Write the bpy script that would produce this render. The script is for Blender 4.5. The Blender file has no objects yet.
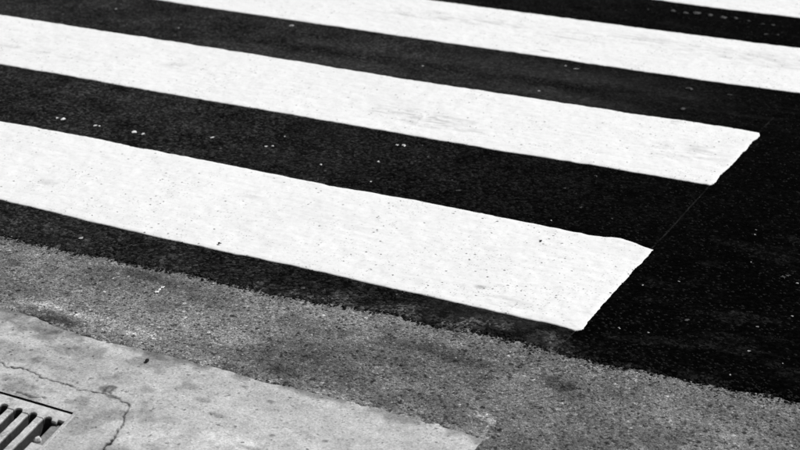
import bpy, math, random
import numpy as np
from mathutils import Matrix, Vector

# ------------------------------------------------------------------ camera
PW, PH = 800.0, 450.0                       # photograph size
FPX = 1506.57                               # focal length in photo pixels
PITCH, ROLL, YAW = [math.radians(a) for a in (22.0816, 0.5905, -26.9506)]
CAM = np.array([0.94218, -2.67426, 1.36754])
Fv = np.array([math.sin(YAW)*math.cos(PITCH), math.cos(YAW)*math.cos(PITCH), -math.sin(PITCH)])
Rv = np.cross(Fv, [0, 0, 1.0]); Rv /= np.linalg.norm(Rv)
Uv = np.cross(Rv, Fv)
Rv, Uv = math.cos(ROLL)*Rv + math.sin(ROLL)*Uv, -math.sin(ROLL)*Rv + math.cos(ROLL)*Uv

scene = bpy.context.scene
col = scene.collection
cd = bpy.data.cameras.new('camera')
cam = bpy.data.objects.new('camera', cd); col.objects.link(cam)
cd.sensor_fit = 'HORIZONTAL'; cd.sensor_width = 36.0; cd.lens = FPX/PW*36.0
cd.clip_start = 0.05; cd.clip_end = 2000
cam.matrix_world = Matrix(((Rv[0], Uv[0], -Fv[0], CAM[0]), (Rv[1], Uv[1], -Fv[1], CAM[1]),
                           (Rv[2], Uv[2], -Fv[2], CAM[2]), (0, 0, 0, 1)))
cd.dof.use_dof = True; cd.dof.focus_distance = 3.15; cd.dof.aperture_fstop = 6.8
scene.camera = cam

# ------------------------------------------------------------------ light
SUN_EL, SUN_AZ = math.radians(50), math.radians(38)      # azimuth from +Y towards +X
w = bpy.data.worlds.new('World'); scene.world = w; w.use_nodes = True
nt = w.node_tree; nt.nodes.clear()
sky = nt.nodes.new('ShaderNodeTexSky'); sky.sky_type = 'NISHITA'; sky.sun_disc = False
sky.sun_elevation = SUN_EL; sky.sun_rotation = SUN_AZ
bw = nt.nodes.new('ShaderNodeRGBToBW')                   # black-and-white photograph
bg = nt.nodes.new('ShaderNodeBackground'); bg.inputs['Strength'].default_value = 0.09
wo = nt.nodes.new('ShaderNodeOutputWorld')
nt.links.new(sky.outputs[0], bw.inputs[0]); nt.links.new(bw.outputs[0], bg.inputs['Color'])
nt.links.new(bg.outputs[0], wo.inputs['Surface'])
sl = bpy.data.lights.new('sun', 'SUN'); sl.energy = 3.6; sl.angle = math.radians(0.53); sl.color = (1, 1, 1)
sun = bpy.data.objects.new('sun', sl); col.objects.link(sun)
sd = Vector((math.sin(SUN_AZ)*math.cos(SUN_EL), math.cos(SUN_AZ)*math.cos(SUN_EL), math.sin(SUN_EL)))
sun.rotation_euler = sd.to_track_quat('Z', 'Y').to_euler(); sun.location = sd*20
vs = scene.view_settings
vs.view_transform = 'Standard'; vs.look = 'None'; vs.gamma = 1; vs.exposure = 0.13; vs.use_curve_mapping = False

# ------------------------------------------------------------------ helpers
def G(px, py, z=0.0):
    """photo pixel -> point on the ground at height z"""
    d = Fv + (px-PW/2)/FPX*Rv - (py-PH/2)/FPX*Uv
    return CAM + (z-CAM[2])/d[2]*d
def GL(pts, z=0.0): return np.array([G(a, b, z)[:2] for a, b in pts])
def sstep(a, b, x):
    t = np.clip((x-a)/(b-a), 0, 1); return t*t*(3-2*t)
def hsh(i, j, s):
    n = (i.astype(np.int64)*374761393 + j.astype(np.int64)*668265263 + s*974634777) & 0x7fffffff
    n = ((n ^ (n >> 13))*1274126177) & 0x7fffffff
    n = ((n ^ (n >> 16))*2246822519 & 0x7fffffff)
    return ((n ^ (n >> 15)) & 0xffff)/65535.0
def vn(x, y, sc, s):
    """value noise, feature size sc, 0..1"""
    x = np.asarray(x, float)/sc; y = np.asarray(y, float)/sc
    i = np.floor(x); j = np.floor(y); u = x-i; v = y-j
    u = u*u*(3-2*u); v = v*v*(3-2*v)
    a = hsh(i, j, s); b = hsh(i+1, j, s); c = hsh(i, j+1, s); d = hsh(i+1, j+1, s)
    return (a*(1-u)+b*u)*(1-v) + (c*(1-u)+d*u)*v
def fbm(x, y, sc, s, o=4):
    t = 0; a = 1; n = 0
    for k in range(o):
        t = t+a*vn(x, y, sc, s+k*17); n += a; a *= .5; sc *= .5
    return t/n
def segdist(X, Y, P):
    """distance to polyline P (n,2)"""
    d = np.full(X.shape, 9e9)
    for (x0, y0), (x1, y1) in zip(P[:-1], P[1:]):
        dx, dy = x1-x0, y1-y0
        t = np.clip(((X-x0)*dx+(Y-y0)*dy)/(dx*dx+dy*dy+1e-12), 0, 1)
        d = np.minimum(d, np.hypot(X-x0-t*dx, Y-y0-t*dy))
    return d
def mesh_obj(name, V, Fq, mat, parent=None, attrs=None, smooth=False, kind=None):
    me = bpy.data.meshes.new(name)
    V = np.ascontiguousarray(V, np.float32); Fq = np.ascontiguousarray(Fq, np.int32)
    n, k = Fq.shape
    me.vertices.add(len(V)); me.vertices.foreach_set('co', V.ravel())
    me.loops.add(n*k); me.loops.foreach_set('vertex_index', Fq.ravel())
    me.polygons.add(n); me.polygons.foreach_set('loop_start', np.arange(0, n*k, k, dtype=np.int32))
    me.polygons.foreach_set('use_smooth', np.full(n, smooth, dtype=bool))
    for an, av in (attrs or {}).items():
        at = me.attributes.new(an, 'FLOAT', 'POINT'); at.data.foreach_set('value', np.ascontiguousarray(av, np.float32))
    me.update(calc_edges=True); me.validate()
    me.materials.append(mat)
    o = bpy.data.objects.new(name, me); col.objects.link(o)
    if parent: o.parent = parent
    if kind: o['kind'] = kind
    return o
def poly_obj(name, V, Fl, mat, parent=None, bevel=0):
    me = bpy.data.meshes.new(name); me.from_pydata([tuple(v) for v in V], [], Fl); me.update()
    me.materials.append(mat)
    o = bpy.data.objects.new(name, me); col.objects.link(o)
    if parent: o.parent = parent
    if bevel:
        m = o.modifiers.new('bevel', 'BEVEL'); m.width = bevel; m.segments = 2; m.limit_method = 'ANGLE'
    return o
def prism(name, outline, z0, z1, mat, parent=None, bevel=0):
    """extruded outline (counter-clockwise seen from above)"""
    n = len(outline)
    V = [(x, y, z0) for x, y in outline]+[(x, y, z1) for x, y in outline]
    Fl = [tuple(range(n-1, -1, -1)), tuple(range(n, 2*n))]+[(i, (i+1) % n, n+(i+1) % n, n+i) for i in range(n)]
    return poly_obj(name, V, Fl, mat, parent, bevel)
def tag(o, label, cat, group=None):
    o['label'] = label; o['category'] = cat
    if group: o['group'] = group
    return o
def grid(x0, x1, y0, y1, st):
    xs = np.arange(x0, x1+st*.5, st); ys = np.arange(y0, y1+st*.5, st)
    X, Y = np.meshgrid(xs, ys); nx, ny = len(xs), len(ys)
    i = np.arange(nx*ny).reshape(ny, nx)
    Q = np.stack([i[:-1, :-1], i[:-1, 1:], i[1:, 1:], i[1:, :-1]], -1).reshape(-1, 4)
    return X.ravel(), Y.ravel(), Q
def compact(V, Q, attrs):
    u, inv = np.unique(Q, return_inverse=True)
    return V[u], inv.reshape(Q.shape), {k: a[u] for k, a in attrs.items()}

# ------------------------------------------------------------------ materials
class NB:
    def __init__(s, name):
        s.m = bpy.data.materials.new(name); s.m.use_nodes = True; s.t = s.m.node_tree
        s.p = s.t.nodes['Principled BSDF']
        s.co = s.n('ShaderNodeTexCoord').outputs['Object']
    def n(s, ty, **kw):
        nd = s.t.nodes.new(ty)
        for k, v in kw.items(): setattr(nd, k, v)
        return nd
    def lk(s, a, b): s.t.links.new(a, b)
    def setv(s, inp, v):
        if isinstance(v, (int, float)): inp.default_value = v
        else: s.lk(v, inp)
    def math(s, op, a, b=0.0, c=0.0, clamp=False):
        nd = s.n('ShaderNodeMath', operation=op, use_clamp=clamp)
        for i, v in enumerate((a, b, c)): s.setv(nd.inputs[i], v)
        return nd.outputs[0]
    def noise(s, sc, det=3, rough=.55, vec=None):
        nd = s.n('ShaderNodeTexNoise'); nd.inputs['Scale'].default_value = sc
        nd.inputs['Detail'].default_value = det; nd.inputs['Roughness'].default_value = rough
        s.lk(vec or s.co, nd.inputs['Vector']); return nd.outputs['Fac']
    def vor(s, sc, feat='F1', vec=None, rnd=1.0):
        nd = s.n('ShaderNodeTexVoronoi', feature=feat); nd.inputs['Scale'].default_value = sc
        nd.inputs['Randomness'].default_value = rnd
        s.lk(vec or s.co, nd.inputs['Vector']); return nd
    def rmp(s, v, a, b, c=0.0, d=1.0, sm=False):
        nd = s.n('ShaderNodeMapRange', interpolation_type='SMOOTHSTEP' if sm else 'LINEAR')
        for i, q in enumerate((v, a, b, c, d)): s.setv(nd.inputs[i], q)
        return nd.outputs[0]
    def ramp(s, v, stops):
        nd = s.n('ShaderNodeValToRGB'); el = nd.color_ramp.elements
        while len(el) < len(stops): el.new(.5)
        for e, (p, c) in zip(el, stops): e.position = p; e.color = (c, c, c, 1)
        s.lk(v, nd.inputs[0]); return nd.outputs[0]
    def val(s, colr):
        nd = s.n('ShaderNodeSeparateColor'); s.lk(colr, nd.inputs[0]); return nd.outputs[0]
    def attr(s, nm): return s.n('ShaderNodeAttribute', attribute_name=nm).outputs['Fac']
    def map(s, sx, sy, sz):
        nd = s.n('ShaderNodeMapping'); nd.inputs['Scale'].default_value = (sx, sy, sz)
        s.lk(s.co, nd.inputs['Vector']); return nd.outputs[0]
    def fin(s, base, rough=.9, spec=.2, bump=None, dist=.002, strength=1.0):
        cmb = s.n('ShaderNodeCombineColor')
        for i in range(3): s.setv(cmb.inputs[i], base)
        s.lk(cmb.outputs[0], s.p.inputs['Base Color'])
        s.setv(s.p.inputs['Roughness'], rough); s.p.inputs['Specular IOR Level'].default_value = spec
        if bump is not None:
            b = s.n('ShaderNodeBump'); b.inputs['Distance'].default_value = dist
            b.inputs['Strength'].default_value = strength
            s.lk(bump, b.inputs['Height']); s.lk(b.outputs[0], s.p.inputs['Normal'])
        return s.m

def mat_road():
    b = NB('black_asphalt')
    v = b.vor(150); c = b.val(v.outputs['Color'])
    v2 = b.vor(330); c2 = b.val(v2.outputs['Color'])
    grain = b.ramp(c, [(0, .15), (.35, .45), (.65, 1.0), (.88, 1.9), (1, 3.0)])
    g2 = b.rmp(c2, 0, 1, .6, 1.4)
    cl = b.rmp(b.noise(9, 6, .72), .3, .72, .35, 1.75)
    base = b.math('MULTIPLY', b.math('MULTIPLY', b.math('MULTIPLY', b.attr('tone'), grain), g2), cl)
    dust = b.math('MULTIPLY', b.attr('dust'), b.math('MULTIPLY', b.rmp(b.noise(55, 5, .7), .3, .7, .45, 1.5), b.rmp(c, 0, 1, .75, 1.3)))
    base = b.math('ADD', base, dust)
    sm_ = b.math('ADD', b.attr('seam'), b.math('MULTIPLY', b.math('SUBTRACT', b.noise(90, 3), .5), .006))
    line = b.math('MULTIPLY', b.rmp(b.math('ABSOLUTE', sm_), .0008, .0028, 1, 0, True), b.rmp(b.noise(16, 4, .7), .38, .6, .1, 1))
    base = b.math('ADD', base, b.math('MULTIPLY', line, .017))
    hgt = b.math('ADD', b.math('MULTIPLY', b.math('SUBTRACT', 1.0, v.outputs['Distance']), 1.0), b.math('MULTIPLY', b.noise(420, 2), .5))
    return b.fin(base, .95, .008, hgt, .0022, .8)
def mat_old(use_attr=True):
    b = NB('worn_grey_asphalt')
    v = b.vor(250); c = b.val(v.outputs['Color'])
    v2 = b.vor(480); c2 = b.val(v2.outputs['Color'])
    grain = b.ramp(c, [(0, .2), (.1, .5), (.28, .85), (.72, 1.1), (.92, 1.4), (1, 2.2)])
    g2 = b.ramp(c2, [(0, .45), (.3, .85), (.8, 1.1), (1, 1.6)])
    cl = b.math('MULTIPLY', b.rmp(b.noise(14, 6, .7), .3, .72, .66, 1.3), b.rmp(b.noise(75, 3, .6), .32, .42, .45, 1.04))
    v7 = b.vor(48); v7.voronoi_dimensions = '2D'; c7 = b.val(v7.outputs['Color'])
    rag = b.math('ADD', v7.outputs['Distance'], b.math('MULTIPLY', b.math('SUBTRACT', b.noise(260, 3, .7), .5), .7))
    hole = b.math('MULTIPLY', b.math('GREATER_THAN', c7, .74), b.rmp(rag, b.rmp(c7, .74, 1, .03, .17), b.rmp(c7, .74, 1, .10, .27), 1, 0, True))
    cl = b.math('MULTIPLY', cl, b.math('SUBTRACT', 1.0, b.math('MULTIPLY', hole, .72)))
    lite = b.math('MULTIPLY', b.math('LESS_THAN', c7, .035), b.rmp(rag, .1, .26, 1, 0, True))
    cl = b.math('ADD', cl, b.math('MULTIPLY', lite, 1.6))
    t = b.attr('tone') if use_attr else .17
    base = b.math('MULTIPLY', b.math('MULTIPLY', b.math('MULTIPLY', t, b.val(grain)), b.val(g2)), cl)
    hgt = b.math('ADD', b.math('SUBTRACT', 1.0, v.outputs['Distance']), b.math('MULTIPLY', b.noise(400, 2), .5))
    hgt = b.math('SUBTRACT', hgt, hole)
    return b.fin(base, .92, .12, hgt, .0018, .8)
def mat_concrete(use_attr=True):
    b = NB('weathered_concrete')
    n1 = b.rmp(b.noise(260, 3, .75), .3, .7, .70, 1.24)
    n2 = b.rmp(b.noise(22, 8, .72), .32, .7, .76, 1.18)
    v = b.vor(95); c = b.val(v.outputs['Color'])
    # scattered dark pits of uneven size and outline
    rag = b.math('ADD', v.outputs['Distance'], b.math('MULTIPLY', b.math('SUBTRACT', b.noise(330, 3, .7), .5), .8))
    clus = b.rmp(b.noise(17, 3), .42, .68, 0, .16)
    rad = b.rmp(b.math('ADD', c, clus), .88, 1.05, .02, .34)
    pit = b.math('MULTIPLY', b.math('GREATER_THAN', b.math('ADD', c, clus), .9), b.math('LESS_THAN', rag, rad))
    pitm = b.math('SUBTRACT', 1.0, b.math('MULTIPLY', pit, .55))
    v5 = b.vor(240); c5 = b.val(v5.outputs['Color'])
    pitm = b.math('MULTIPLY', pitm, b.ramp(c5, [(0, .62), (.1, .9), (.5, 1), (.9, 1.05), (1, 1.2)]))
    t = b.attr('tone') if use_attr else .45
    base = b.math('MULTIPLY', b.math('MULTIPLY', b.math('MULTIPLY', t, n1), n2), pitm)
    hgt = b.math('ADD', b.noise(170, 4, .7), b.math('MULTIPLY', pit, -1.0))
    return b.fin(base, .9, .2, hgt, .0022, .6)
def mat_paint():
    b = NB('white_road_paint')
    str_ = b.rmp(b.noise(30, 4, .6, b.map(.35, 2.2, 1)), .45, .75, 1.0, .9)
    fine = b.math('MULTIPLY', b.rmp(b.noise(300, 3, .7), .35, .75, 1.02, .93), b.rmp(b.noise(85, 4, .7), .50, .72, 1.0, .86))
    v = b.vor(52); v.voronoi_dimensions = '2D'; c = b.val(v.outputs['Color'])
    clus = b.math('ADD', b.rmp(b.noise(7, 5, .7), .47, .68, .0, .40), b.attr('dirt'))
    on = b.math('GREATER_THAN', b.math('ADD', c, clus), .985)
    wob = b.math('ADD', v.outputs['Distance'], b.math('MULTIPLY', b.math('SUBTRACT', b.noise(260, 2), .5), .35))
    spr = b.rmp(b.math('FRACT', b.math('MULTIPLY', c, 37.0)), 0, 1, .015, .11)
    sp = b.math('MULTIPLY', on, b.rmp(wob, spr, b.math('ADD', spr, .07), 1, 0, True))
    spm = b.math('SUBTRACT', 1.0, b.math('MULTIPLY', sp, .8))
    v3 = b.vor(170); c3 = b.val(v3.outputs['Color'])
    sp3 = b.math('MULTIPLY', b.math('GREATER_THAN', b.math('ADD', c3, clus), .985), b.rmp(v3.outputs['Distance'], .15, .5, 1, 0, True))
    spm3 = b.math('SUBTRACT', 1.0, b.math('MULTIPLY', sp3, .35))
    base = b.math('MULTIPLY', b.math('MULTIPLY', b.math('MULTIPLY', str_, fine), b.math('MULTIPLY', spm, spm3)), b.attr('tone'))
    hgt = b.math('SUBTRACT', b.math('ADD', b.math('MULTIPLY', b.noise(140, 3), .5), b.math('MULTIPLY', b.vor(150).outputs['Distance'], -.3)), sp)
    return b.fin(base, .7, .2, hgt, .0016, .3)
def mat_iron():
    b = NB('worn_cast_iron')
    n1 = b.math('MULTIPLY', b.rmp(b.noise(45, 5, .7), .3, .7, .7, 1.15), b.rmp(b.noise(28, 6, .75), .36, .5, .5, 1.0))
    n2 = b.rmp(b.noise(240, 3, .7), .3, .7, .75, 1.2)
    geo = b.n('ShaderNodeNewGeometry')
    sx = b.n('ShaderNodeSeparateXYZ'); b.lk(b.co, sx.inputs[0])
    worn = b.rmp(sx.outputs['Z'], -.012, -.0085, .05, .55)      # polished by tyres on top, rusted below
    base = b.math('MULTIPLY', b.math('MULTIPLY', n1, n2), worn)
    return b.fin(base, .65, .3, b.noise(180, 4, .7), .0015, .6)
def mat_plain(name, c, sc=60, amp=.35, rough=.9, bump=.002):
    b = NB(name)
    base = b.math('MULTIPLY', c, b.rmp(b.noise(sc, 4, .7), .3, .7, 1-amp, 1+amp))
    return b.fin(base, rough, .2, b.noise(sc*3, 3, .7), bump, .7)

M_ROAD, M_OLD, M_OLDB = mat_road(), mat_old(), mat_old(False)
M_CON, M_CONB, M_PAINT, M_IRON = mat_concrete(), mat_concrete(False), mat_paint(), mat_iron()
M_SILT = mat_plain('grey_silt', .2, 90, .4)
M_MUD = mat_plain('dark_drain_mud', .035, 40, .5)
M_CHIP = mat_plain('white_chip', .78, 90, .12)
M_FAINT = mat_plain('dusty_grey_chip', .06, 90, .5)
M_MIDCHIP = mat_plain('pale_grey_chip', .3, 90, .3)
M_STONEW = mat_plain('light_stone', .55, 60, .25)
M_BLACK = mat_plain('black_stone', .012, 90, .3)

# ------------------------------------------------------------------ outlines read from the photograph
Z_OLD = -0.004
d_edge = GL([(-260, 190), (0, 235.5), (25, 243), (41, 247), (60, 250), (83, 256), (105, 258.5), (125, 265), (150, 269), (175, 273.5), (200, 279.5),
             (220, 285), (245, 289), (265, 296), (300, 301), (325, 307), (350, 310), (375, 314), (400, 318), (420, 325), (438, 329.5),
             (475, 333.5), (500, 338.5), (525, 346), (555, 352), (580, 360), (600, 363.5), (633, 370), (673, 377.5), (700, 385),
             (725, 388.5), (750, 393.5), (775, 400), (800, 403.5), (1000, 455)], -.004)
c_edge = GL([(-250, 248), (0, 308), (22, 313.5), (40, 320), (60, 329), (82, 336), (100, 341), (132, 347), (170, 357), (199, 364), (245, 376), (260, 381),
             (320, 394), (360, 405), (400, 417), (440, 427), (478, 438)], Z_OLD)
def ydark(x): return np.interp(x, d_edge[:, 0], d_edge[:, 1])
def ycon(x): return np.interp(x, c_edge[:, 0], c_edge[:, 1])
crack = GL([(a/3.98, b/3.98+337) for a, b in ((-300, 40), (-160, 60), (-60, 95), (0, 100), (30, 115), (95, 122), (150, 148), (210, 172), (270, 190), (330, 208),
            (360, 218), (410, 222), (450, 238), (490, 255), (515, 262), (510, 290), (485, 320), (480, 345), (455, 385), (435, 410), (420, 450), (395, 520), (380, 640))], Z_OLD)
crack2 = GL([(15, 392.5), (30, 395.5), (45, 398.3)], Z_OLD)
crack3 = GL([(102, 393), (105, 389.5), (107, 386.5), (111, 385), (113.5, 387.5), (110, 390), (107, 391), (112, 394.5), (118, 398)], Z_OLD)
def blob(X, Y, px, py, rx, ry, s, soft=.5):
    """ragged stain centred on a photo pixel, radii in metres along X / Y"""
    c = G(px, py, Z_OLD)
    r = np.hypot((X-c[0])/rx, (Y-c[1])/ry) + (fbm(X, Y, .035, s, 5)-.5)*1.3
    return (1-sstep(1-soft, 1+soft*.4, r))*(.75+.25*sstep(.4, .6, fbm(X, Y, .012, s+3, 2)))

# drain opening: far edge runs along X, the sides are skewed
gx = G(74.3, 412.8, Z_OLD)[:2]; gb = G(38.5, 450, Z_OLD)[:2]
SK = (gb[0]-gx[0])/(gb[1]-gx[1])            # dx per dy of the sides
GY1 = gx[1]; GX1 = gx[0]; GLEN, GWID = 0.30, 0.42
def gp(u, v):
    """drain coordinates: u metres left of the right edge, v metres towards the kerb -> (x, y)"""
    return (GX1-u - v*SK, GY1-v)
def guv(X, Y):
    v = GY1-Y; return GX1-X-v*SK, v

# ------------------------------------------------------------------ setting
KERB_Y = -1.34
# ground: one big sheet (old asphalt) with a square opening under the drain
hx0, hx1, hy0, hy1 = GX1-GWID-.06, GX1+.12, GY1-GLEN-.06, GY1+.03
xs = [-200, hx0, hx1, 200]; ys = [-200, hy0, hy1, 200]
V = [(x, y, -.02) for y in ys for x in xs]
Q = [(j*4+i, j*4+i+1, j*4+i+5, j*4+i+4) for j in range(3) for i in range(3) if (i, j) != (1, 1)]
ground = poly_obj('ground', V, Q, M_OLDB); ground['kind'] = 'structure'

# worn grey asphalt apron between the road surfacing and the concrete
X, Y, Q = grid(-2.3, 1.5, -1.34, .02, .004)
inside = (Y > ycon(X)-.03) | (X > -.02)
yl = ycon(X) + (fbm(X, Y, .03, 5, 5)-.5)*.011
dcon = np.where(X < .012, Y-yl, .1)
edx = X - (.001 + (fbm(X, Y, .03, 6, 5)-.5)*.03)
dcon = np.where(Y < yl, np.where(edx > 0, edx, np.maximum(edx, Y-yl)), dcon)
Z = Z_OLD + (fbm(X, Y, .022, 11, 3)-.5)*.0035 + (fbm(X, Y, .5, 12, 2)-.5)*.006
Z = np.where(dcon < .012, Z-.011*sstep(.012, -.014, dcon), Z)
conmix = sstep(.03, -.002, dcon)
tone = .168*(.45+1.1*fbm(X, Y, .20, 13, 6))
tone *= 1+.18*sstep(.2, .9, X)*0
dk = ydark(X)
tone *= 1-.25*sstep(.10, .0, Y-dk+.07)*sstep(.35, .7, fbm(X, Y, .09, 14, 3))*sstep(-.9, -.3, X)
for px, py, rx, ry, a, s in ((13, 263, .022, .018, .6, 21), (140, 275, .05, .022, .6, 22), (175, 284, .06, .03, .5, 23), (100, 271, .05, .03, .35, 24),
                             (66, 294, .02, .014, .5, 25), (97, 303, .02, .014, .5, 26), (160, 306, .04, .03, .35, 27), (551, 384, .055, .032, .72, 28), (440, 353, .08, .035, .5, 29),
                             (470, 362, .06, .025, .4, 30), (395, 345, .05, .03, .45, 31), (45, 317, .085, .026, .62, 32), (60, 323, .06, .022, .6, 33),
                             (232, 370, .05, .025, .35, 34), (285, 372, .05, .025, .4, 35), (300, 350, .10, .04, .35, 36), (250, 355, .10, .045, .35, 37), (360, 352, .12, .04, .35, 38), (420, 372, .10, .05, .25, 39), (215, 300, .10, .05, .3, 40), (110, 285, .08, .05, .25, 411), (310, 325, .12, .035, .3, 421), (620, 405, .1, .05, .15, 431), (740, 420, .1, .06, .18, 441)):
    tone *= 1-a*blob(X, Y, px, py, rx, ry, s)
for px, py, rx, ry, a, s in ((27, 301, .06, .022, .6, 41), (55, 308, .05, .018, .65, 42), (70, 313, .05, .016, .5, 43), (122, 265, .03, .012, .8, 44), (100, 322, .07, .03, .4, 45), (140, 333, .05, .03, .5, 46), (200, 330, .1, .05, .25, 47)):
    tone *= 1+a*blob(X, Y, px, py, rx, ry, s)
tone *= 1+.9*conmix*sstep(.42, .6, fbm(X, Y, .02, 49, 3))
mort = segdist(X, Y, GL([(470, 413), (485, 415), (494, 423), (488, 430), (483, 437), (477, 444)], Z_OLD))
tone = np.where(mort < .009, tone*(1+1.5*sstep(.35, .6, fbm(X, Y, .012, 48, 2))), tone)
V = np.stack([X, Y, Z], -1)
keep = inside[Q].any(1) & ((Y[Q] < ydark(X[Q])+.06).any(1))
V, Q, at = compact(V, Q[keep], {'tone': tone})
apron = mesh_obj('asphalt_apron', V, Q, M_OLD, attrs=at, smooth=True, kind='structure')

# concrete gutter slab, cracked round the drain
def slab_piece(x0, x1, y0, y1, st, cut=None):
    X, Y, Q = grid(x0, x1, y0, y1, st)
    u, v = guv(X, Y)
    hole = (u > -.001) & (u < GWID+.001) & (v > -.001) & (v < GLEN+.001)
    Z = Z_OLD-.002 + (fbm(X, Y, .05, 51, 4)-.5)*.003 + (fbm(X, Y, .4, 52, 2)-.5)*.004
    wx = X+(fbm(X, Y, .03, 53, 4)-.5)*.012+(vn(X, Y, .007, 531)-.5)*.005; wy = Y+(fbm(X, Y, .03, 54, 4)-.5)*.014+(vn(X, Y, .007, 541)-.5)*.006
    dc = segdist(wx, wy, crack)
    cw = .0014*sstep(.5, .85, fbm(X, Y, .03, 55, 3))
    Z -= .0035*(1-sstep(cw*.5, cw+.002, dc))
    d3 = segdist(wx, wy, crack3); Z -= .002*(1-sstep(.0005, .003, d3))
    d2 = segdist(wx, wy, crack2); Z -= .004*(1-sstep(.001, .004, d2))
    Z = Z-.02*sstep(.012, .04, Y-ycon(X))
    tone = .465*(.78+.44*fbm(X, Y, .16, 56, 5))
    tone *= 1-.35*sstep(.52, .72, fbm(X, Y, .045, 57, 4))*sstep(-.35, -.6, X)       # mottling round the drain
    tone *= 1-.75*(1-sstep(cw+.0006, cw+.0028, dc))*(.45+.55*sstep(.35, .55, fbm(X, Y, .02, 501, 3)))-.2*(1-sstep(cw, cw+.012, dc))*sstep(.45, .6, fbm(X, Y, .02, 58, 3))
    tone *= 1-.55*(1-sstep(.001, .004, d2))
    tone *= 1-.5*(1-sstep(.0008, .0035, d3))
    dE = ycon(X)-Y
    tone *= 1+.10*(1-sstep(.0, .06, dE))
    tone *= 1-.5*(1-sstep(-.002, .022, dE+(fbm(X, Y, .03, 59, 4)-.5)*.03))*sstep(.38, .6, fbm(X, Y, .05, 60, 4))
    tone *= 1-.45*(1-sstep(.5, 1.1, np.hypot((X-G(45, 326)[0])/.14, (Y-G(45, 326)[1])/.05)))*sstep(.35, .6, fbm(X, Y, .03, 50, 5))
    for px, py, rx, ry, a, s in ((108, 388, .018, .014, .6, 61), (112, 397, .02, .008, .5, 62), (68, 349, .035, .02, .38, 63), (10, 352, .09, .04, .35, 64), (52, 364, .05, .012, .25, 65),
                                 (205, 400, .02, .01, .45, 66), (215, 413, .02, .008, .45, 67), (270, 400, .012, .008, .5, 68), (15, 386, .05, .03, .4, 69), (80, 425, .03, .03, .28, 70),
                                 (45, 330, .04, .012, .3, 71), (150, 446, .02, .008, .3, 72), (272, 434, .008, .006, .7, 73), (325, 440, .007, .005, .7, 74), (244, 385, .008, .006, .6, 75), (250, 447, .03, .008, .4, 76)):
        tone *= 1-a*blob(X, Y, px, py, rx, ry, s)
    for px, py, rx, ry, a, s in ((170, 440, .08, .03, .18, 81), (230, 440, .08, .03, .22, 82), (120, 430, .05, .05, .12, 83)):
        tone *= 1+a*blob(X, Y, px, py, rx, ry, s)
    V = np.stack([X, Y, Z], -1)
    keep = (~hole[Q]).all(1)
    return compact(V, Q[keep], {'tone': tone})
sp = [slab_piece(-1.4, .03, -1.12, -.40, .002), slab_piece(-2.3, -1.4, -1.12, -.40, .01), slab_piece(-2.3, .03, -1.34, -1.12, .01)]
off = np.cumsum([0]+[len(p_[0]) for p_ in sp])
V = np.vstack([p_[0] for p_ in sp]); Q = np.vstack([p_[1]+off[k] for k, p_ in enumerate(sp)]); at = {'tone': np.concatenate([p_[2]['tone'] for p_ in sp])}
slab = mesh_obj('gutter_slab', V, Q, M_CON, attrs=at, smooth=True, kind='structure')

# black road surfacing, laid in two runs that meet in a joint where the stripes end (x = 0)
rx0, rx1, ry0, ry1 = -3.6, 1.5, -.33, 3.7
def road_z(X, Y):
    return (fbm(X, Y, .03, 91, 3)-.5)*.003 + (fbm(X, Y, .6, 92, 2)-.5)*.004
def joint_x(Y): return -.004 + (fbm(Y, Y*0+.3, .25, 95, 2)-.5)*.006
X, Y, Q = grid(rx0, rx1, ry0, ry1, .006)
Z = road_z(X, Y)
ed = Y-(ydark(X)+(fbm(X, Y, .06, 93, 6)-.5)*.034)
Z = np.where(ed < .02, Z-.016*sstep(.02, -.024, ed), Z)
jd = X-joint_x(Y)
Z -= .001*np.exp(-(jd/.006)**2)
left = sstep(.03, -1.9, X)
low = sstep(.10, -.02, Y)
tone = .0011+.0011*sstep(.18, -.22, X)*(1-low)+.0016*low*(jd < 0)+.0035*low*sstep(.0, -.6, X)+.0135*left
tone *= .6+.8*fbm(X, Y, .22, 96, 4)
band = np.exp(-((Y-1.62-.03*np.sin(X*2))/.2)**2)                                # dusty wheel path between the stripes
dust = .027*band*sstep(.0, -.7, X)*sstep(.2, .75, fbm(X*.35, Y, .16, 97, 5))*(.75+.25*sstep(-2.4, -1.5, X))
stre = sstep(.55, .72, fbm(X*.06+Y*.02, Y, .03, 98, 3))*np.exp(-((Y-1.68)/.26)**2)*sstep(-2.2, -.2, X)
dust += .0045*stre*sstep(.3, .7, fbm(X, Y, .15, 105, 4))
edge_dust = sstep(.10, .0, ed)*sstep(.40, .62, fbm(X, Y, .05, 99, 5))
tone = tone + .055*edge_dust*sstep(.05, -.05, jd)*sstep(-.9, -.1, X) + .012*edge_dust*sstep(.3, -.3, X)
dust += (.016*low*sstep(.0, -.012, jd)*sstep(-.5, -.08, X))*sstep(.25, .6, fbm(X, Y, .05, 103, 4))
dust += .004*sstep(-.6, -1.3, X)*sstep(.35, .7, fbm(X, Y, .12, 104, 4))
tone = tone + .07*sstep(.018, -.004, ed)*sstep(.40, .62, fbm(X, Y, .022, 102, 3))*sstep(.3, -.1, X)
seam = jd
for pl, am, wd in (([(550, 64), (575, 68.5), (600, 72)], .010, .016), ([(500, 90), (565, 89), (640, 94), (690, 99)], .008, .03), ([(640, 80), (680, 107), (735, 115), (800, 123)], .009, .014),
                   ([(610, 10), (660, 21), (710, 31), (795, 37)], .008, .035), ([(0, 80), (30, 79.5), (60, 79)], .010, .010)):
    sdv = segdist(X, Y, GL(pl)); dust += am*np.exp(-(sdv/wd)**2)*sstep(.38, .66, fbm(X*.6, Y, .06, 106, 4))
tone += .004*sstep(.6, .75, fbm(X*.35, Y, .05, 101, 3))*(X > .05)*sstep(1.2, .2, Y)
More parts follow.
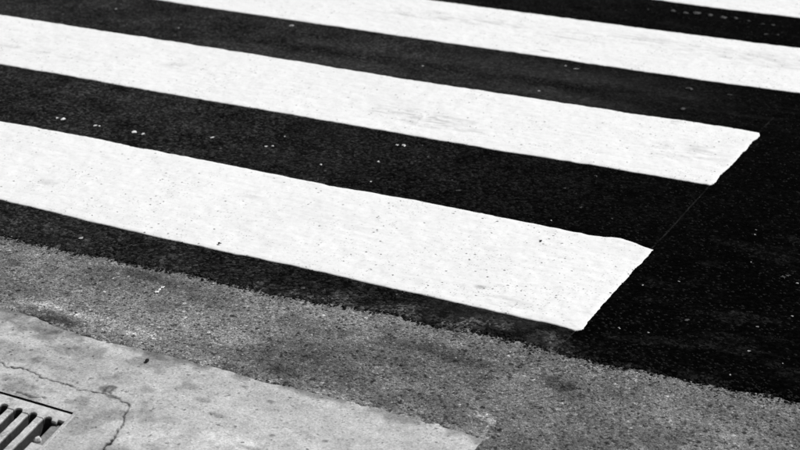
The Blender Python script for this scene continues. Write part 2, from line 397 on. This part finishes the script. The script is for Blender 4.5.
far_clean = 1-.6*sstep(1.95, 2.35, Y)*sstep(-2.2, -1.2, X)                       # fresher, blacker run past the third stripe
tone *= far_clean; dust *= far_clean*(1-.35*sstep(-.7, -.1, X)*(Y > .2))
V = np.stack([X, Y, Z], -1)
keep = (ed[Q] > -.03).any(1)
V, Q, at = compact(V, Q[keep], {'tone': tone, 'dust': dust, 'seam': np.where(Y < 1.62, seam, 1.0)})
n0 = len(V)
# coarse continuation of the same surface outside the detailed area
cx = [-120, rx0+.01, rx1-.01, 120]; cy = [ry0, ry0+.18, ry1-.01, 9.0]
CV = np.array([(x, y, -.004) for y in cy for x in cx])
CQ = np.array([(j*4+i, j*4+i+1, j*4+i+5, j*4+i+4) for j in range(1, 3) for i in range(3) if (i, j) != (1, 1)])+n0
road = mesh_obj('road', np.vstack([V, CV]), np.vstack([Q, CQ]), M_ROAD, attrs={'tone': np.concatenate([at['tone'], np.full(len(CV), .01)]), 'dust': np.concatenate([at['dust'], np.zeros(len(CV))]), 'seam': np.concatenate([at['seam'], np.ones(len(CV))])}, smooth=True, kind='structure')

# kerb stones and pavement where the photographer stands
kerb = bpy.data.objects.new('kerb', None); col.objects.link(kerb); kerb['kind'] = 'structure'
for k in range(8):
    prism('kerb_stone', [(x, y) for x, y in ((-4+k*1.0+.004, KERB_Y-.15), (-3+k*1.0-.004, KERB_Y-.15), (-3+k*1.0-.004, KERB_Y-.003), (-4+k*1.0+.004, KERB_Y-.003))],
          -.1, .105, M_CONB, kerb, .012)
pav = prism('pavement', [(-60, -40), (60, -40), (60, KERB_Y-.156), (-60, KERB_Y-.156)], -.1, .10, M_CONB); pav['kind'] = 'structure'

# ------------------------------------------------------------------ aggregate standing proud of the asphalt
_t = (1+5**.5)/2
ICO = np.array([(-1, _t, 0), (1, _t, 0), (-1, -_t, 0), (1, -_t, 0), (0, -1, _t), (0, 1, _t), (0, -1, -_t), (0, 1, -_t), (_t, 0, -1), (_t, 0, 1), (-_t, 0, -1), (-_t, 0, 1)])
ICO /= np.linalg.norm(ICO[0])
ICOF = np.array([(0, 11, 5), (0, 5, 1), (0, 1, 7), (0, 7, 10), (0, 10, 11), (1, 5, 9), (5, 11, 4), (11, 10, 2), (10, 7, 6), (7, 1, 8), (3, 9, 4), (3, 4, 2), (3, 2, 6), (3, 6, 8), (3, 8, 9), (4, 9, 5), (2, 4, 11), (6, 2, 10), (8, 6, 7), (9, 8, 1)])
rng = np.random.default_rng(7)
def stones(name, P, R, T, mat, parent, flat=.55):
    n = len(P)
    V = ICO[None]*(1+.35*(rng.random((n, 12, 1))-.5))
    a = rng.random(n)*6.283; c, s = np.cos(a)[:, None], np.sin(a)[:, None]
    x = V[:, :, 0]*(.8+.5*rng.random((n, 1))); y = V[:, :, 1]
    V = np.stack([x*c-y*s, x*s+y*c, V[:, :, 2]*flat], -1)*R[:, None, None] + P[:, None, :]
    Fc = (ICOF[None]+12*np.arange(n)[:, None, None]).reshape(-1, 3)
    return mesh_obj(name, V.reshape(-1, 3), Fc, mat, parent, {'tone': np.repeat(T, 12)}, kind='stuff')
def mat_stone():
    b = NB('bare_aggregate')
    return b.fin(b.math('MULTIPLY', b.attr('tone'), b.rmp(b.noise(300, 3), .3, .7, .8, 1.2)), .85, .15)
M_AGG = mat_stone()
# grey apron
n = 20000
P = np.stack([rng.uniform(-1.7, 1.1, n), rng.uniform(-.95, .02, n)], -1)
ok = (P[:, 1] < ydark(P[:, 0])+.005) & ((P[:, 1] > ycon(P[:, 0])+.006) | (P[:, 0] > .012))
P = P[ok]; n = len(P)
R = .0012+.0034*rng.random(n)**3
T = .15*np.exp(rng.normal(-.05, .4, n)); T = np.clip(T, .04, .4)
T[rng.random(n) < .22] = .028
T *= 1-.7*sstep(.05, -.005, ydark(P[:, 0])-P[:, 1])*(rng.random(n) < .45)
Zs = Z_OLD+(fbm(P[:, 0], P[:, 1], .022, 11, 3)-.5)*.0035+(fbm(P[:, 0], P[:, 1], .5, 12, 2)-.5)*.006
stones('aggregate', np.column_stack([P, Zs-R*.2]), R, T, M_AGG, apron, .5)
# broken edge of the surfacing: grey and black stones mixed
n = 5200
px_ = rng.uniform(-1.7, 1.1, n)
off_ = rng.normal(0, .020, n)+(fbm(px_, px_*0, .12, 77, 4)-.5)*.05
P = np.stack([px_, ydark(px_)+off_], -1)
R = .0010+.0030*rng.random(n)**2.5
blk = rng.random(n) < .12+.85*sstep(-.022, .012, off_)
blk |= (off_ > .016) | ((off_ > .004) & (px_ > .05))
T = np.where(blk, (.002+.014*sstep(.1, -1.4, px_)), .12)*np.exp(rng.normal(0, .45, n))
stones('aggregate', np.column_stack([P, Z_OLD+.004*np.clip((off_+.004)/.018, 0, 1)-R*.22]), R, T, M_AGG, apron, .5)
# black road: dense close to the gutter, thinning out
n = 34000
P = np.stack([rng.uniform(-3.2, 1.2, n), -.25+3.6*rng.random(n)**1.7], -1)
P = P[P[:, 1] > ydark(P[:, 0])-.006]; n = len(P)
R = rng.uniform(.0016, .004, n)
lf = sstep(.03, -1.6, P[:, 0])
T = (1-.6*sstep(1.95, 2.35, P[:, 1]))*(.0014+.011*lf)*np.exp(rng.normal(0, .55, n)); T[rng.random(n) < .0025] = .06
stones('aggregate', np.column_stack([P, road_z(P[:, 0], P[:, 1])-R*.1]), R, np.clip(T, .001, np.where(P[:, 0] > 0, .0035, .2)), M_AGG, road)

# ------------------------------------------------------------------ crossing stripes
XL = -4.0
def stripe(bot, top, end, seed, label, marks=()):
    """bot/top: edge pixels left to right, end: end-line pixels from bottom to top"""
    zb = .004
    B, T, E = GL(bot, zb), GL(top, zb), GL(end, zb)
    sl_b = np.polyfit(B[:, 0], B[:, 1], 1); sl_t = np.polyfit(T[:4, 0], T[:4, 1], 1)
    B = np.vstack([[XL-.1, np.clip(np.polyval(sl_b, XL), B[0, 1]-.02, B[0, 1]+.02)], B]); T = np.vstack([[XL-.1, np.clip(np.polyval(sl_t, XL), T[0, 1]-.02, T[0, 1]+.02)], T])
    nu, nv = 1150, 90
    s = (np.arange(nu)/(nu-1))**.85; t = np.arange(nv)/(nv-1)
    S, Tt = np.meshgrid(s, t)
    ey = E[:, 1]; xe = np.interp(E[0, 1]+Tt*(E[-1, 1]-E[0, 1]), ey, E[:, 0])
    yy = E[0, 1]+Tt*(E[-1, 1]-E[0, 1])
    xe = xe+(fbm(yy, yy*0+seed, .05, seed+3, 5)-.5)*.008+(vn(yy, yy*0+seed, .010, seed+35)-.5)*.003
    X = XL+S*(xe-XL)
    yb = np.interp(X, B[:, 0], B[:, 1])+(fbm(X, X*0+seed, .06, seed, 5)-.5)*.006+(vn(X, X*0+seed, .009, seed+31)-.5)*.0028*vn(X, X*0, .2, 7)
    yt = np.interp(X, T[:, 0], T[:, 1])+(fbm(X, X*0+seed+5, .06, seed+1, 5)-.5)*.006+(vn(X, X*0+seed, .009, seed+33)-.5)*.0028*vn(X, X*0, .2, 7)
    Y = yb+Tt*(yt-yb)
    de = np.minimum(np.minimum(Tt, 1-Tt)*.5, (1-S)*4)
    Z = road_z(X, Y)+.0024+(fbm(X, Y, .02, seed+8, 2)-.5)*.0008
    Z -= .0014*(1-sstep(0, .012, de))
    tone = .79*(.955+.08*fbm(X, Y, .15, seed+9, 3))
    dirt = .10*sstep(-.9, .1, X)*sstep(.3, .7, fbm(X, Y, .12, seed+12, 3))
    for px, py, rx, ry, a, sd_ in marks:
        c = G(px, py, zb)
        r = np.hypot((X-c[0])/rx, (Y-c[1])/ry)+(fbm(X*.5, Y, .025, sd_, 3)-.5)*1.1
        tone = tone*(1-a*.62*(1-sstep(.1, 1.05, r))*sstep(.40, .66, fbm(X*.3, Y*1.3, .012, sd_+4, 3)))
    V = np.stack([X.ravel(), Y.ravel(), Z.ravel()], -1)
    i = np.arange(nu*nv).reshape(nv, nu)
    Q = np.stack([i[:-1, :-1], i[:-1, 1:], i[1:, 1:], i[1:, :-1]], -1).reshape(-1, 4)
    ring = np.concatenate([i[0, :], i[1:, -1], i[-1, -2::-1], i[-2:0:-1, 0]])
    low = V[ring].copy(); low[:, 2] -= .008
    m = len(ring); k = len(V)+np.arange(m)
    SQ = np.stack([np.roll(ring, -1), ring, k, np.roll(k, -1)], -1)
    o = mesh_obj('crossing_stripe', np.vstack([V, low]), np.vstack([Q, SQ]), M_PAINT,
                 attrs={'tone': np.concatenate([tone.ravel(), tone.ravel()[ring]]), 'dirt': np.concatenate([dirt.ravel(), dirt.ravel()[ring]])}, smooth=True)
    return tag(o, label, 'road marking', 'painted stripes of the zebra crossing')
stripe([(0, 198.5), (60, 212.5), (115, 226), (200, 245), (300, 266), (400, 289), (480, 307), (540, 320.5), (572, 328)],
       [(0, 120), (52, 129), (100, 138), (125, 143.5), (200, 158), (270, 172), (330, 184.5), (400, 196.5), (470, 210), (548, 226), (590, 234.5), (603, 236), (612, 236.2), (622, 237.8), (632, 241), (645, 246.3), (652, 248.5)],
       [(575, 329.2), (581, 328), (585, 325), (589, 320), (599, 307), (612, 292), (624, 280), (632, 271), (640, 262.5), (646, 257), (652.5, 249)], 300,
       'white crossing stripe with a wavy clipped corner, beside the grey gutter asphalt',
       ((481, 286, .02, .02, .7, 1), (500, 300, .08, .05, .3, 2), (560, 322, .05, .012, .4, 3), (250, 195, .05, .04, .2, 4), (45, 182, .06, .04, .3, 5)))
stripe([(0, 63.5), (60, 73.5), (130, 86), (200, 98), (300, 115), (400, 132), (500, 149.5), (600, 165.5), (640, 172.5), (700, 182.5)],
       [(0, 14), (80, 26.5), (200, 45), (300, 61), (400, 77.5), (500, 92.5), (600, 107.5), (635, 113), (700, 122), (758, 132)],
       [(709, 184), (714, 182.5), (719, 176.5), (730, 165), (742, 152.5), (752, 142), (759.5, 135), (760, 132)], 340,
       'white crossing stripe with tyre scuffs and a square end, second out from the gutter',
       ((425, 116, .22, .09, .55, 11), (445, 126, .15, .04, .5, 12), (673, 122, .02, .02, .8, 13), (35, 51, .25, .03, .35, 14), (180, 66, .12, .05, .35, 15), (690, 150, .15, .1, .3, 16)))
stripe([(168, .3), (200, 5.5), (300, 20.5), (400, 35), (500, 49.5), (600, 64), (700, 78.5), (800, 92)],
       [(437, .2), (520, 11.3), (600, 21.5), (700, 34.5), (800, 47)],
       [(803, 92.4), (820, 71), (836, 51.6)], 380,
       'long white crossing stripe flecked with dirt, third out from the gutter',
       ((542, 50.5, .07, .03, .9, 21), (480, 20, .5, .06, .35, 22), (425, 17, .3, .03, .5, 23), (660, 42, .5, .1, .35, 24), (765, 60, .35, .12, .3, 25), (565, 37, .15, .02, .5, 26)))
stripe([(667, .2), (730, 8.5), (800, 17)], [(560, -42), (700, -24), (800, -12)], [(858.5, 24.6), (887, -3)], 420,
       'white crossing stripe farthest from the gutter, past the row of pale paint drips')

# ------------------------------------------------------------------ drain grate
gz = Z_OLD-.001
gr = bpy.data.objects.new('drain_grate', None); col.objects.link(gr); gr.location = (*gp(GWID/2, GLEN/2), -.3)
tag(gr, 'cast iron storm drain grate with long slots set in the cracked concrete', 'drain grate')
def gpart(o): o.parent = gr; o.matrix_parent_inverse = Matrix.Translation(gr.location).inverted(); return o
def gprism(name, uv, z0, z1, mat, bevel=0):
    pts = [gp(a, b) for a, b in uv]
    area = sum(x0*y1-x1*y0 for (x0, y0), (x1, y1) in zip(pts, pts[1:]+pts[:1]))
    if area < 0: pts = pts[::-1]
    return gpart(prism(name, pts, z0, z1, mat, None, bevel))
def rough_strip(ua, ub, va, vb, seed, n=46, amp=.0011):
    """outline of a long bar whose edges are nicked and caked with dirt"""
    vv = np.linspace(va, vb, n)
    ja = (fbm(vv, vv*0+seed, .014, seed, 3)-.35)*amp*2; jb = (fbm(vv, vv*0+seed+9, .014, seed+1, 3)-.35)*amp*2
    ja[[0, -1]] = 0; jb[[0, -1]] = 0
    return [(ua+abs(a), v) for a, v in zip(ja, vv)]+[(ub-abs(b_), v) for b_, v in reversed(list(zip(jb, vv)))]
GAP = .0034
# concrete-embedded frame angles on the sides
gprism('frame', [(-.006, -.004), (.0015, -.004), (.0015, GLEN+.006), (-.006, GLEN+.006)], -.06, gz+.002, M_CONB, .0012)
gprism('frame', [(GWID-.0015, -.004), (GWID+.006, -.004), (GWID+.006, GLEN+.006), (GWID-.0015, GLEN+.006)], -.06, gz+.002, M_CONB, .0012)
# slots: u of right edge, width
slot0 = [guv(*G(a, b, gz)[:2])[0] for a, b in ((51.5, 419.5), (37.5, 414.5), (21, 410), (8, 406))]
pitch = (slot0[3]-slot0[0])/3
u0 = slot0[0]; sw = .0190
VS, VE = GAP+.036, GLEN-GAP-.036            # slots run from VS to VE
us = [u0+k*pitch for k in range(11)]
UEDGE = .0225
def rim(far):
    v0, v1 = (GAP, VS) if far else (GLEN-GAP, VE)
    sg = 1 if far else -1
    pts = [(.003, v0), (GWID-.003, v0), (GWID-.003, v1)]
    for uu in reversed(us):
        ub, ua = uu+sw, uu
        for k in range(9):
            a = math.pi*k/8
            pts.append((uu+sw/2+sw/2*math.cos(a), v1-sg*.010*math.sin(a)))
    pts += [(UEDGE-.003, v1), (UEDGE-.003, v1-sg*.008), (.003, v1-sg*.008)] if far else [(.003, v1)]
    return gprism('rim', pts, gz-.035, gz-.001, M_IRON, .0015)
rim(True); rim(False)
for k in range(10):
    a, b_ = us[k]+sw+.0002, us[k+1]-.0002
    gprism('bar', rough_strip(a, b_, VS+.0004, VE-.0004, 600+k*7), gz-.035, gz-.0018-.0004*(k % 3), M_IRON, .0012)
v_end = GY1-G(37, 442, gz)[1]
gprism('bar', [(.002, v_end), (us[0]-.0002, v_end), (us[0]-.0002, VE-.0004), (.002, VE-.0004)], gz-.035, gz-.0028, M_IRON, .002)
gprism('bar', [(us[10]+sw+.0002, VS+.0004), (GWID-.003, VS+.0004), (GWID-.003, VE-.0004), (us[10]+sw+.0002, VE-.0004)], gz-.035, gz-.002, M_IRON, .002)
gprism('silt', [(.002, VS-.0076), (UEDGE-.0032, VS-.0076), (UEDGE-.0032, VS+.0002), (us[0]-.0004, VS+.0002), (us[0]-.0004, v_end-.0004), (.002, v_end-.0004)], gz-.034, gz-.010, M_SILT, .003)
# pit below
p = [gp(-.004, -.004), gp(GWID+.004, -.004), gp(GWID+.004, GLEN+.004), gp(-.004, GLEN+.004)]
V = [(x, y, gz-.004) for x, y in p]+[(x, y, -.3) for x, y in p]
gpart(poly_obj('pit_wall', V, [(i, (i+1) % 4, 4+(i+1) % 4, 4+i) for i in range(4)], M_MUD))
V = [(x, y, -.12) for x, y in p]
gpart(poly_obj('pit_floor', V, [(3, 2, 1, 0)], M_MUD))

# ------------------------------------------------------------------ loose chips and stones
def chip(name, px, py, wpx, hpx, mat, label, cat, group, seed, z=.0015, thick=.22):
    """wpx, hpx: size in photo pixels"""
    c = G(px, py, z); l = G(px-wpx/2, py, z); r = G(px+wpx/2, py, z); f = G(px, py-hpx/2, z); n_ = G(px, py+hpx/2, z)
    a = max(.0018, np.linalg.norm(r-l)/2*.88); b_ = max(.0018, min(np.linalg.norm(f-n_)/2*.75, a*1.3))
    rg = np.random.default_rng(seed)
    me = bpy.data.meshes.new(name)
    # jittered two-ring stone
    nseg = 8; V = []
    h = min(a, b_)*thick*2
    rad = np.clip(1+1.3*(rg.random(nseg)-.55), .35, 1.6)*(.85+.4*rg.random())
    for zr, rr in ((-.3*h, .9), (.25*h, 1.0), (.8*h, .62)):
        for k in range(nseg):
            q = 2*math.pi*k/nseg
            V.append((a*rr*rad[k]*math.cos(q), b_*rr*rad[k]*math.sin(q), zr+h*.15*(rg.random()-.5)))
    V.append((0, 0, h*(.85+.15*rg.random())))
    Fl = [tuple(range(nseg-1, -1, -1))]
    for r_ in range(2):
        Fl += [(r_*nseg+k, r_*nseg+(k+1) % nseg, (r_+1)*nseg+(k+1) % nseg, (r_+1)*nseg+k) for k in range(nseg)]
    Fl += [(2*nseg+k, 2*nseg+(k+1) % nseg, 3*nseg) for k in range(nseg)]
    me.from_pydata(V, [], Fl); me.update(); me.materials.append(mat)
    o = bpy.data.objects.new(name, me); col.objects.link(o)
    o.location = c; o.rotation_euler.z = YAW*-1*0+math.atan2((r-l)[1], (r-l)[0])
    return tag(o, label, cat, group)
sd_ = 1000
def chips(lst, name, mat, label, cat, group, **kw):
    global sd_
    for px, py, w_, h_ in lst:
        sd_ += 1; chip(name, px, py, w_, h_, mat, label, cat, group, sd_, **kw)
AB = 'between gutter-side stripe and scuffed stripe'
chips([(57, 118, 4.5, 2.6), (63.3, 119.3, 6, 2.6), (135, 132, 5, 2.8), (144, 134, 5.5, 2.4), (95.5, 125.6, 3, 1.8), (99.5, 126, 2.4, 1.6)], 'paint_chip', M_CHIP,
      'bright white paint chip on dusty black asphalt along the gutter-side stripe', 'paint chip', 'bright paint chips beside the gutter-side stripe')
chips([(212.5, 137.6, 5, 1.6), (266.5, 146.5, 3.2, 1.8), (273, 146, 4, 1.6), (285, 136.5, 2, 1.6), (378, 161.5, 3.2, 2.6), (371, 181.6, 2, 1.8), (397, 145, 3, 2),
       (404, 145.6, 4.2, 3), (551, 220.5, 2.4, 2), (321, 164.5, 3, 1.2)], 'stone_chip', M_STONEW,
      'tiny pale stone chip on the asphalt '+AB, 'stone chip', 'pale stone chips between the two gutter-side stripes')
chips([(220, 148.6, 4, 1.8), (325, 171, 3, 2), (422.5, 145.5, 3, 2), (427.6, 157, 3, 2.2), (452, 180, 2.6, 2), (459, 190.5, 9, 1.2), (565, 188.5, 2.4, 2), (596, 176, 3, 2.2), (581, 207.5, 4, 1.6)],
      'grit', M_FAINT, 'dull grey speck of grit '+AB, 'grit', 'dull grit between the two gutter-side stripes')
chips([(116, 9, 2.8, 1.8), (179, 28, 2.4, 1.6), (422.6, 66, 2.4, 1.8), (538.5, 91, 3, 1.8), (566, 66, 4, 1.4), (291, 26, 5, 1.6), (576, 69, 5, 1.0)], 'stone_chip', M_MIDCHIP,
      'pale grit in the dusty wheel path between the scuffed stripe and the third stripe', 'stone chip', 'pale grit in the dusty wheel path')
chips([(683, 109, 5, 4), (730, 95, 4, 3), (690, 89, 8, 2)], 'grit', M_FAINT, 'flat grey fleck between third stripe and end of the scuffed stripe', 'grit', 'grey flecks before the third stripe')
chips([(648, 9.6, 3, 1.8), (673, 10.8, 5.5, 2.2), (685.5, 12.8, 5, 2), (697, 13.2, 6, 3.2), (710, 15.2, 5.5, 3.4), (723, 17.6, 5.5, 2.6), (735.8, 18.4, 6, 3.6), (748.7, 21, 4, 2.4), (773.5, 25, 3, 2.2)],
      'paint_drip', M_FAINT, 'pale paint drip in a row of drips between third and fourth stripe', 'paint drip', 'row of paint drips')
chips([(778, 34.8, 3, 1.4), (766, 34.6, 6, 1.2), (763, 24, 3, 1.6)], 'grit', M_FAINT, 'greyish grit close to the far edge of the third stripe', 'grit', 'grit along the third stripe')
chips([(756, 230, 2.4, 2), (755, 234.6, 2, 1.6), (751, 262, 2, 1.6), (797, 283, 2.4, 2), (758, 327, 3.6, 2), (792, 316, 2.2, 2), (619, 328, 3, 2.4), (648, 332.6, 3, 2.4), (749, 351, 3, 2.6), (730, 374.6, 3, 2.4), (783, 363.4, 2.4, 2.4), (643, 285, 2.6, 1.6), (678.5, 281.4, 2.2, 1.6)],
      'grit', M_MIDCHIP, 'pale grit on the blackest asphalt beyond the painted stripe ends', 'grit', 'grit beyond the stripe ends')
chips([(686.6, 320, 8.5, 4), (783.5, 277, 5, 3), (788, 275.5, 4, 1.6)], 'flattened_gum', M_FAINT, 'flattened grey gum spot on the blackest asphalt beyond the stripe ends', 'gum spot', 'gum spots beyond the stripe ends', thick=.12)
chips([(80.5, 238, 9, 4.5)], 'flattened_gum', M_MIDCHIP, 'pale gum patch on black asphalt strip between first stripe and grey apron', 'gum spot', None, thick=.1)
chips([(237, 278.7, 2.6, 1.8), (303, 288, 5, 3), (294, 290, 3, 2), (396, 294.3, 2.6, 2), (344, 305, 3.5, 2)], 'grit', M_FAINT,
      'grey grit on the narrow black strip below the gutter-side stripe', 'grit', 'grit on the narrow black strip')
chips([(157, 292, 4.5, 3.6), (162.5, 287.5, 4, 2.8), (159.5, 289.6, 3, 2)], 'stone_chip', M_CHIP, 'white stone chip in a cluster on the worn grey apron', 'stone chip', 'white chip cluster on the apron', z=Z_OLD+.002)
chips([(146.8, 361.2, 4.6, 4)], 'pebble', M_BLACK, 'lone black pebble on the pale concrete slab', 'pebble', None, z=Z_OLD, thick=.7)
chips([(219.3, 243.3, 3.4, 2.8)], 'pebble', M_BLACK, 'dark pebble on the near edge of the gutter-side stripe', 'pebble', None, z=.005)
chips([(540.2, 240.7, 3, 1.8)], 'pebble', M_BLACK, 'dark speck of stone near the wavy corner of the gutter-side stripe', 'pebble', None, z=.005)
chips([(38.5, 440.5, 10, 5.5)], 'pebble', M_STONEW, 'smooth pale stone stuck in the silted slot of the drain grate', 'pebble', None, z=gz-.008, thick=.5)
